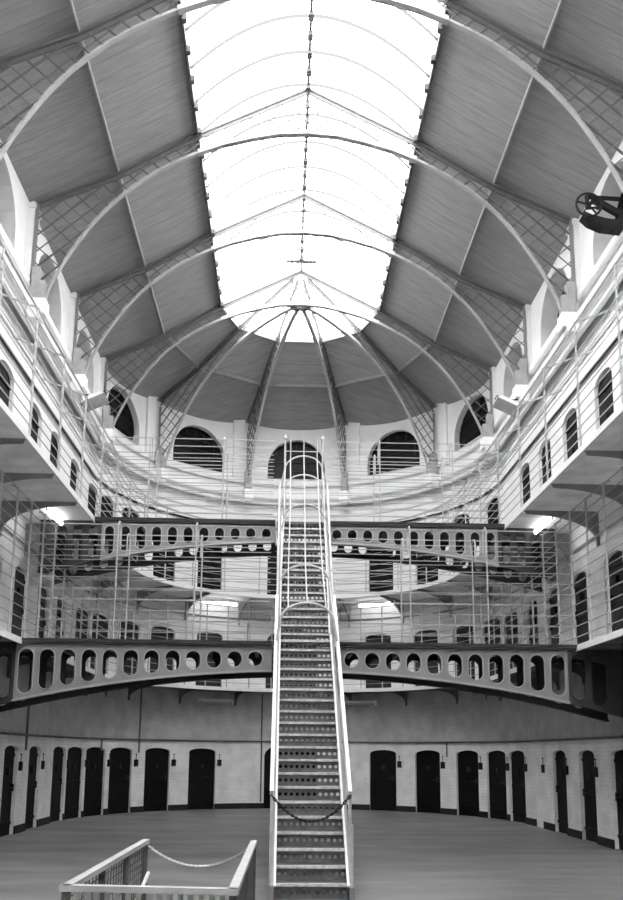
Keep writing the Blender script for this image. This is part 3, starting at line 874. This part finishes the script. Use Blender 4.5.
# handrails and posts
for s in (-1, 1):
    x = SX+s*(HW+0.045)
    b = MB()
    pts = [(x, 11.0, zst(11.0)+0.74), (x, 14.05, zst(14.05)+0.78), (x, YT1, Z1+0.80), (x, YF2, Z1+0.86), (x, YBR2-0.05, Z2+0.85), (x, YBR2+0.15, Z2+0.9)]
    for p, q in zip(pts[:3], pts[1:3]): b.bar(p, q, 0.05, 0.075)
    part(b, 'handrail', M['pale'])
    b = MB()
    for p, q in zip(pts[2:], pts[3:]): b.bar(p, q, 0.035, 0.04)
    part(b, 'handrail', M['post'])
    b = MB()
    for p, q in zip(pts, pts[1:]): b.bar(Vector(p)-Vector((0, 0, 0.40)), Vector(q)-Vector((0, 0, 0.40)), 0.02, 0.02)
    part(b, 'middle_rail', M['post'])
    for y in (10.72, 11.0, 12.0, 13.0, 15.4, 15.9, 16.4, 16.9):
        top = zst(y)+0.76 if y > 10.9 else 0.9
        b = MB(); b.bar((x, y, max(0.0, zst(y)-0.25)), (x, y, top), 0.035, 0.035); part(b, 'post', M['post'])
    b = MB(); b.box((x-s*0.01, Y0-0.04, 0.09), (0.06, 0.10, 0.18)); part(b, 'post_base', M['girder'])
# cage of hoops over the upper part
hy = [13.52, 14.95, 16.0, 16.6, YBR2]
HH = [1.45, 1.47, 1.45, 1.5, 1.5]
def hoop_pts(y, H, rise=0.32):
    z = zst(y) if y < YBR2 else Z2
    w0, w1 = HW+0.055, (HW-0.02 if y < 15.5 else HW-0.06)
    pts = [Vector((SX-w0, y, z-0.1)), Vector((SX-w0, y, z+0.7))]
    for i in range(13):
        a = PI-PI*i/12; pts.append(Vector((SX+w1*cos(a), y, z+H-rise+rise*sin(a))))
    pts += [Vector((SX+w0, y, z+0.7)), Vector((SX+w0, y, z-0.1))]
    return pts
for y, H in zip(hy, HH):
    b = MB(); b.tube(hoop_pts(y, H), 0.024 if y < 15.5 else 0.018, 8)
    part(b, 'cage_hoop', M['post'] if y < 16.3 else M['cage'], smooth=True)
for ai in (0, 3, 6, 9, 12):
    b = MB(); pts = []
    for y, H in zip(hy, HH): pts.append(hoop_pts(y, H)[2+ai]+Vector((0, 0, 0.02)))
    last = pts[-1]
    pts.append(Vector((last.x, last.y+0.02, 8.62)))
    b.tube(pts, 0.0125, 6); part(b, 'cage_bar', M['cage'])
for s in (-1, 1):
    b = MB(); b.tube([(SX+s*0.41, YBR2+0.02, Z2), (SX+s*0.41, YBR2+0.02, 8.66)], 0.022, 8); b.box((SX+s*0.41, YBR2+0.02, 8.62), (0.07, 0.07, 0.07)); part(b, 'gate_post', M['cage'])
for z in (7.0, 7.35, 8.3):
    b = MB(); b.tube([(SX-0.41, YBR2+0.02, z), (SX+0.41, YBR2+0.02, z)], 0.010, 6); part(b, 'gate_rail', M['cage'])

# chains
def chain(name, a, b_, sag, r, m, label, n):
    mb = MB(); a, b_ = Vector(a), Vector(b_)
    P = [a.lerp(b_, i/n)-Vector((0, 0, sag*4*(i/n)*(1-i/n))) for i in range(n+1)]
    for i in range(n):
        p, q = P[i], P[i+1]; d = (q-p); L = d.length; d.normalize(); c = (p+q)/2
        u = d.cross(Vector((0, 1, 0))).normalized(); w = d.cross(u)
        side = u if i % 2 else w
        mb.tube([c+d*(L*0.68*cos(2*PI*k/8))+side*(L*0.34*sin(2*PI*k/8)) for k in range(8)], r, 5, closed=True)
    return tag(mb.build(name, m), label, 'chain')
zr = zst(11.0)+0.74
chain('chain', (SX-HW-0.045, 10.97, zr-0.03), (SX+HW+0.045, 10.97, zr-0.03), 0.33, 0.010, M['chain_dark'], 'dark chain hung across the foot of the staircase', 36)

# ------------------------------------------------------------------ stairwell guard rail in the foreground
gd = empty('guard_rail', (-1.1, 6.4, 0), 'low railing with wide pale top rail round three sides of a stairwell in the foreground', 'railing')
NL, FL, FR, NR = Vector((-1.61, 5.10, 0)), Vector((-1.56, 7.65, 0)), Vector((-0.59, 7.60, 0)), Vector((-0.62, 4.98, 0))
ZG = 1.0
def gpart(mb, name, m): return under(mb.build(name, m), gd)
U = Vector((0, 0, 1))
for a, c in ((NL, FL), (NL, NR), (NR, FR)):
    b = MB(); d = (c-a).normalized(); b.bar(a-d*0.04+U*ZG, c+d*0.03+U*ZG, 0.058, 0.035); gpart(b, 'top_rail', M['cage'])
    b = MB(); b.bar(a+U*0.08, c+U*0.08, 0.03, 0.05); gpart(b, 'bottom_rail', M['bracket'])
for p in (NL, FL, FR, NR, NL.lerp(FL, 0.36), NL.lerp(FL, 0.68), NR.lerp(FR, 0.5)):
    b = MB(); b.bar(p, p+U*(ZG-0.01), 0.045, 0.045); gpart(b, 'post', M['bracket'])
# pickets of the near side
for i in range(1, 16):
    p = NL.lerp(NR, i/16); b = MB(); b.bar(p+U*0.08, p+U*ZG, 0.012, 0.03); gpart(b, 'picket', M['post'])
# mesh sides
def mesh_side(a, c):
    b = MB(); L = (c-a).length; n = int(L/0.09)
    for i in range(1, n): p = a.lerp(c, i/n); b.bar(p+U*0.09, p+U*(ZG-0.02), 0.006, 0.006)
    for k in range(1, 16): z = 0.09+(ZG-0.1)*k/16; b.bar(a+U*z, c+U*z, 0.006, 0.006)
    gpart(b, 'wire_mesh', M['mesh_dark'])
mesh_side(NL, FL)
b = MB(); d = (FR-NR).normalized(); b.bar((NR+d*0.03)+U*0.53, (FR-d*0.03)+U*0.53, 0.012, 0.86); gpart(b, 'solid_panel', M['mesh_dark'])
b = MB(); b.tube([NL.lerp(NR, 0.12)+U*0.32+Vector((0, 0.35, 0)), NL.lerp(NR, 0.10)+U*0.62+Vector((0, 2.0, 0)), FL+U*0.74+Vector((0.05, -0.1, 0))], 0.018, 8); gpart(b, 'handrail', M['pale'])
b = MB()
chain('chain', FL+U*0.96+Vector((0.03, 0, 0)), FR+U*0.96-Vector((0.03, 0, 0)), 0.17, 0.005, M['chain'], 'pale steel chain closing the open end of the foreground railing', 46)

# ------------------------------------------------------------------ pipes, call boxes, lamps
def pipe_ring(R, z, r, m, name, label, drops=()):
    P, N = horse(R, 6.0, step=4)
    root = empty(name, (0, YA, z), label, 'pipe')
    b = MB(); b.tube([(p[0], p[1], z) for p in P], r, 6); under(b.build('pipe_run', m), root)
    for (t, z0, z1) in drops:
        b = MB(); q = pol(R, t) if isinstance(t, (int, float)) else Vector((t[0]*R, t[1], 0))
        b.tube([(q.x, q.y, z0), (q.x, q.y, z1)], r*0.9, 6); under(b.build('pipe_drop', m), root)
    return root
pipe_ring(RG-0.04, 2.14, 0.028, M['bracket'], 'conduit', 'dark conduit running along the ground-floor wall above the doors',
          [(-49.5, 1.75, 3.7), (-9.6, 0.2, 3.7), (49.8, 1.7, 2.14), ((-1, 18.9), 1.8, 3.7), (-64, 1.8, 2.14)])
pipe_ring(R1-0.04, Z1+2.36, 0.022, M['truss'], 'conduit', 'grey conduit running along the wall above the first gallery doors', [(-15, Z1+1.6, Z1+2.36), (15, Z1+2.36, Z1+2.8)])
pipe_ring(R2-0.04, 9.18, 0.03, M['fitting'], 'conduit', 'black cable running along the wall above the top gallery doors')

def boxes():
    b = MB(); b.box((0, 0, 0), (0.13, 0.05, 0.20)); b.box((0, -0.01, 0.0), (0.10, 0.05, 0.16))
    proto = b.build('call_box', M['fitting']); h = MB(); h.tube([(0, 0, 0.10), (0, 0, 0.26)], 0.01, 5); h.box((0, 0, 0.26), (0.03, 0.03, 0.03)); h.build('conduit_stub', M['fitting'], proto)
    first = [True]
    def put(loc, rz, label):
        o = proto if first[0] else copy_tree(proto); first[0] = False
        o.location = loc; o.rotation_euler = (0, 0, rz); tag(o, label, 'wall box', 'dark wall boxes beside the ground-floor doors')
    for side, lst in (('left', sorted([t for t in g_far if t < 0], reverse=True)), ('right', sorted([t for t in g_far if t > 0]))):
        for i, t in enumerate(lst):
            dt = math.degrees((DW/2+0.13)/RG); q = pol(RG-0.03, t+dt, 1.45)
            put(q, -rad(t+dt), 'small dark box beside the %s ground-floor door %s of the stair' % (ORD[i], side))
        n = len(lst)
        for i, y in enumerate(g_left[:2] if side == 'left' else g_right[:4]):
            s = -1 if side == 'left' else 1
            put((s*(RG-0.03), y - s*(DW/2+0.13), 1.45), -s*PI/2, 'small dark box beside the %s ground-floor door %s of the stair' % (ORD[n+i], side))
boxes()

def tube_lamp(c, d, out, L, lit, label, group):
    c, d, out = Vector(c), Vector(d).normalized(), Vector(out).normalized()
    root = empty('fluorescent_lamp', c, label, 'lamp', group)
    b = MB(); b.bar(d*(-L/2)+U*0.07, d*(L/2)+U*0.07, 0.12, 0.05); b.build('lamp_housing', M['white'], root)
    b = MB()
    b.tube([d*(-L/2+0.04), d*(L/2-0.04)], 0.045 if lit else 0.05, 10); b.build('lamp_tube', M['lamp'] if lit else M['lamp_off'], root)
    for s in (-1, 1):
        b = MB(); b.bar(d*(s*L/2)+U*(-0.05), d*(s*L/2)+U*0.09, 0.06, 0.03); b.build('end_cap', M['white'], root)
zl = Z2-0.22
tube_lamp((-5.12, 16.58, zl+0.1), (0, 1, 0), (-1, 0, 0), 1.15, True, 'lit fluorescent lamp under the upper gallery on the left wall', 'lit lamps under the upper gallery')
tube_lamp((5.1, 16.58, zl+0.1), (0, 1, 0), (1, 0, 0), 1.15, True, 'lit fluorescent lamp under the upper gallery on the right wall', 'lit lamps under the upper gallery')
for t, sd in ((-27.0, 'left'), (29.5, 'right')):
    tube_lamp(pol(5.30, t, zl+0.02), (cos(rad(t)), -sin(rad(t)), 0), pol(1, t)-pol(0, t), 1.25, True, 'lit fluorescent lamp under the upper gallery, %s of the stair on the curved wall' % sd, 'lit lamps under the upper gallery')
for t, sd in ((-25.5, 'left'), (21.5, 'right')):
    tube_lamp(pol(5.75, t, Z1-0.42), (cos(rad(t)), -sin(rad(t)), 0), pol(1, t)-pol(0, t), 1.15, False, 'unlit lamp tube under the lower gallery, %s of the stair' % sd, 'unlit lamps under the lower gallery')

def flood(loc, aim, size, label, m, arm_to, group=None, axis=None):
    loc = Vector(loc); aim = Vector(aim).normalized(); root = empty('floodlight', loc, label, 'floodlight', group)
    x = aim.cross(U).normalized() if axis is None else Vector(axis).normalized()
    if axis is not None: aim = (aim - x*aim.dot(x)).normalized()
    z = x.cross(aim); mtx = Matrix((x, aim, z)).transposed()
    b = MB(); w, dp, h = size
    A_ = [mtx @ Vector((sx*w*0.36, -dp/2, sz*h*0.36)) for sx, sz in ((-1,-1),(1,-1),(1,1),(-1,1))]
    B_ = [mtx @ Vector((sx*w/2, dp/2, sz*h/2)) for sx, sz in ((-1,-1),(1,-1),(1,1),(-1,1))]
    b.idx(A_+B_, [(3,2,1,0),(4,5,6,7),(0,1,5,4),(1,2,6,5),(2,3,7,6),(3,0,4,7)]); b.build('housing', m, root)
    b = MB(); b.box(aim*(dp/2+0.012), (w*0.98, 0.02, h*0.98), mtx); b.build('lens', M['shoe'], root)
    b = MB(); a = Vector(arm_to)-loc
    b.tube([mtx @ Vector((-w/2-0.02, 0, 0)), mtx @ Vector((-w/2-0.02, -dp*0.8, 0)), mtx @ Vector((w/2+0.02, -dp*0.8, 0)), mtx @ Vector((w/2+0.02, 0, 0))], 0.015, 6)
    b.tube([-aim*dp*0.8, a], 0.018, 6); b.build('bracket', M['fitting'], root)
flood((-4.82, 18.1, 9.82), (0.0, -0.45, -0.85), (0.58, 0.20, 0.30), 'white tilted floodlight on the cornice of the left wall', M['white'], (-5.3, 18.15, 10.05), axis=(0.88, 0, 0.42))
flood((4.80, 17.9, 9.85), (0.0, -0.45, -0.85), (0.58, 0.20, 0.30), 'white tilted floodlight on the cornice of the right wall', M['white'], (5.3, 17.9, 10.05), axis=(0.88, 0, -0.42))
flood(pol(5.65, -66.5, Z1-0.36), (0.7, -0.7, -0.5), (0.42, 0.16, 0.24), 'dark box floodlight under the lower gallery, left of the stair', M['fitting'], pol(5.9, -66.5, Z1-0.1))
flood(pol(5.65, 69, Z1-0.36), (-0.7, -0.7, -0.5), (0.42, 0.16, 0.24), 'dark box floodlight under the lower gallery, right of the stair', M['fitting'], pol(5.9, 69, Z1-0.1))

# iron device with a spoked handwheel high on the right ledge
wb = Vector((4.75, 12.45, 11.05))
root = empty('handwheel_winch', wb, 'dark iron winch with a five-spoked handwheel high on the right wall', 'winch')
b = MB(); r = 0.215
b.tube([(r*cos(2*PI*i/28), 0, r*sin(2*PI*i/28)) for i in range(28)], 0.02, 8, closed=True)
for k in range(5):
    a = 2*PI*k/5+0.35; b.bar((0, 0, 0), (r*cos(a), 0, r*sin(a)), 0.022, 0.022, up=(0, 1, 0))
b.tube([(0, -0.03, 0), (0, 0.05, 0)], 0.04, 10); b.build('handwheel', M['fitting'], root)
b = MB()
prof_ = [(0.0, -0.24), (0.12, -0.36), (0.34, -0.46), (0.75, -0.50), (0.75, -0.36), (0.40, -0.32), (0.16, -0.26), (0.02, -0.20)]
b.prism([(x-0.10, 0.0, z+0.08) for x, z in prof_], (0, 0.22, 0)); b.build('tray', M['fitting'], root)
b = MB(); b.bar((0.0, 0.10, 0.22), (0.60, 0.10, 0.20), 0.05, 0.05); b.bar((0.20, 0.10, 0.20), (0.20, 0.10, 0.0), 0.05, 0.05)
b.bar((0.10, 0.10, 0.19), (0.62, 0.10, -0.12), 0.08, 0.10); b.bar((0.62, 0.10, -0.05), (0.50, 0.10, -0.40), 0.10, 0.07); b.bar((0.0, 0.08, 0.0), (0.0, 0.10, 0.24), 0.04, 0.04); b.bar((0.0, 0.10, 0.0), (0.35, 0.10, 0.05), 0.03, 0.03); b.build('arm_frame', M['fitting'], root)
b = MB(); b.tube([(0.42, 0.11, -0.42), (0.42, 0.11, -0.45)], 0.03, 8); b.bar((0.42, 0.11, -0.4), (0.42, 0.11, 10.78-wb.z), 0.10, 0.06); b.build('stand', M['fitting'], root)

# ------------------------------------------------------------------ daylight
w = bpy.data.worlds.new('overcast_sky'); scene.world = w; w.use_nodes = True
bg = w.node_tree.nodes['Background']; bg.inputs['Color'].default_value = (1, 1, 1, 1); bg.inputs['Strength'].default_value = 12.0

# ------------------------------------------------------------------ camera
f_, pitch, yaw, roll, cx_, cy_ = 819.93, 0.16822, 0.034182, -0.0083764, -0.3491, 613.216
F = Vector((sin(yaw)*cos(pitch), cos(yaw)*cos(pitch), sin(pitch)))
Rr = Vector((cos(yaw), -sin(yaw), 0)); Up = Rr.cross(F)
R2_ = Rr*cos(roll)-Up*sin(roll); U2_ = Up*cos(roll)+Rr*sin(roll)
cam = bpy.data.cameras.new('camera'); co = bpy.data.objects.new('camera', cam); COL.objects.link(co)
mt = Matrix((R2_, U2_, -F)).transposed().to_4x4(); mt.translation = Vector((cx_, 0, 1.8)); co.matrix_world = mt
cam.sensor_fit = 'VERTICAL'; cam.sensor_height = 36.0; cam.lens = 36.0*f_/900.0
cam.shift_y = (cy_-450.0)/900.0; cam.clip_start = 0.05; cam.clip_end = 200
scene.camera = co
vs = scene.view_settings
vs.view_transform = 'Standard'; vs.look = 'None'; vs.gamma = 1.0; vs.use_curve_mapping = False
vs.exposure = 0.1
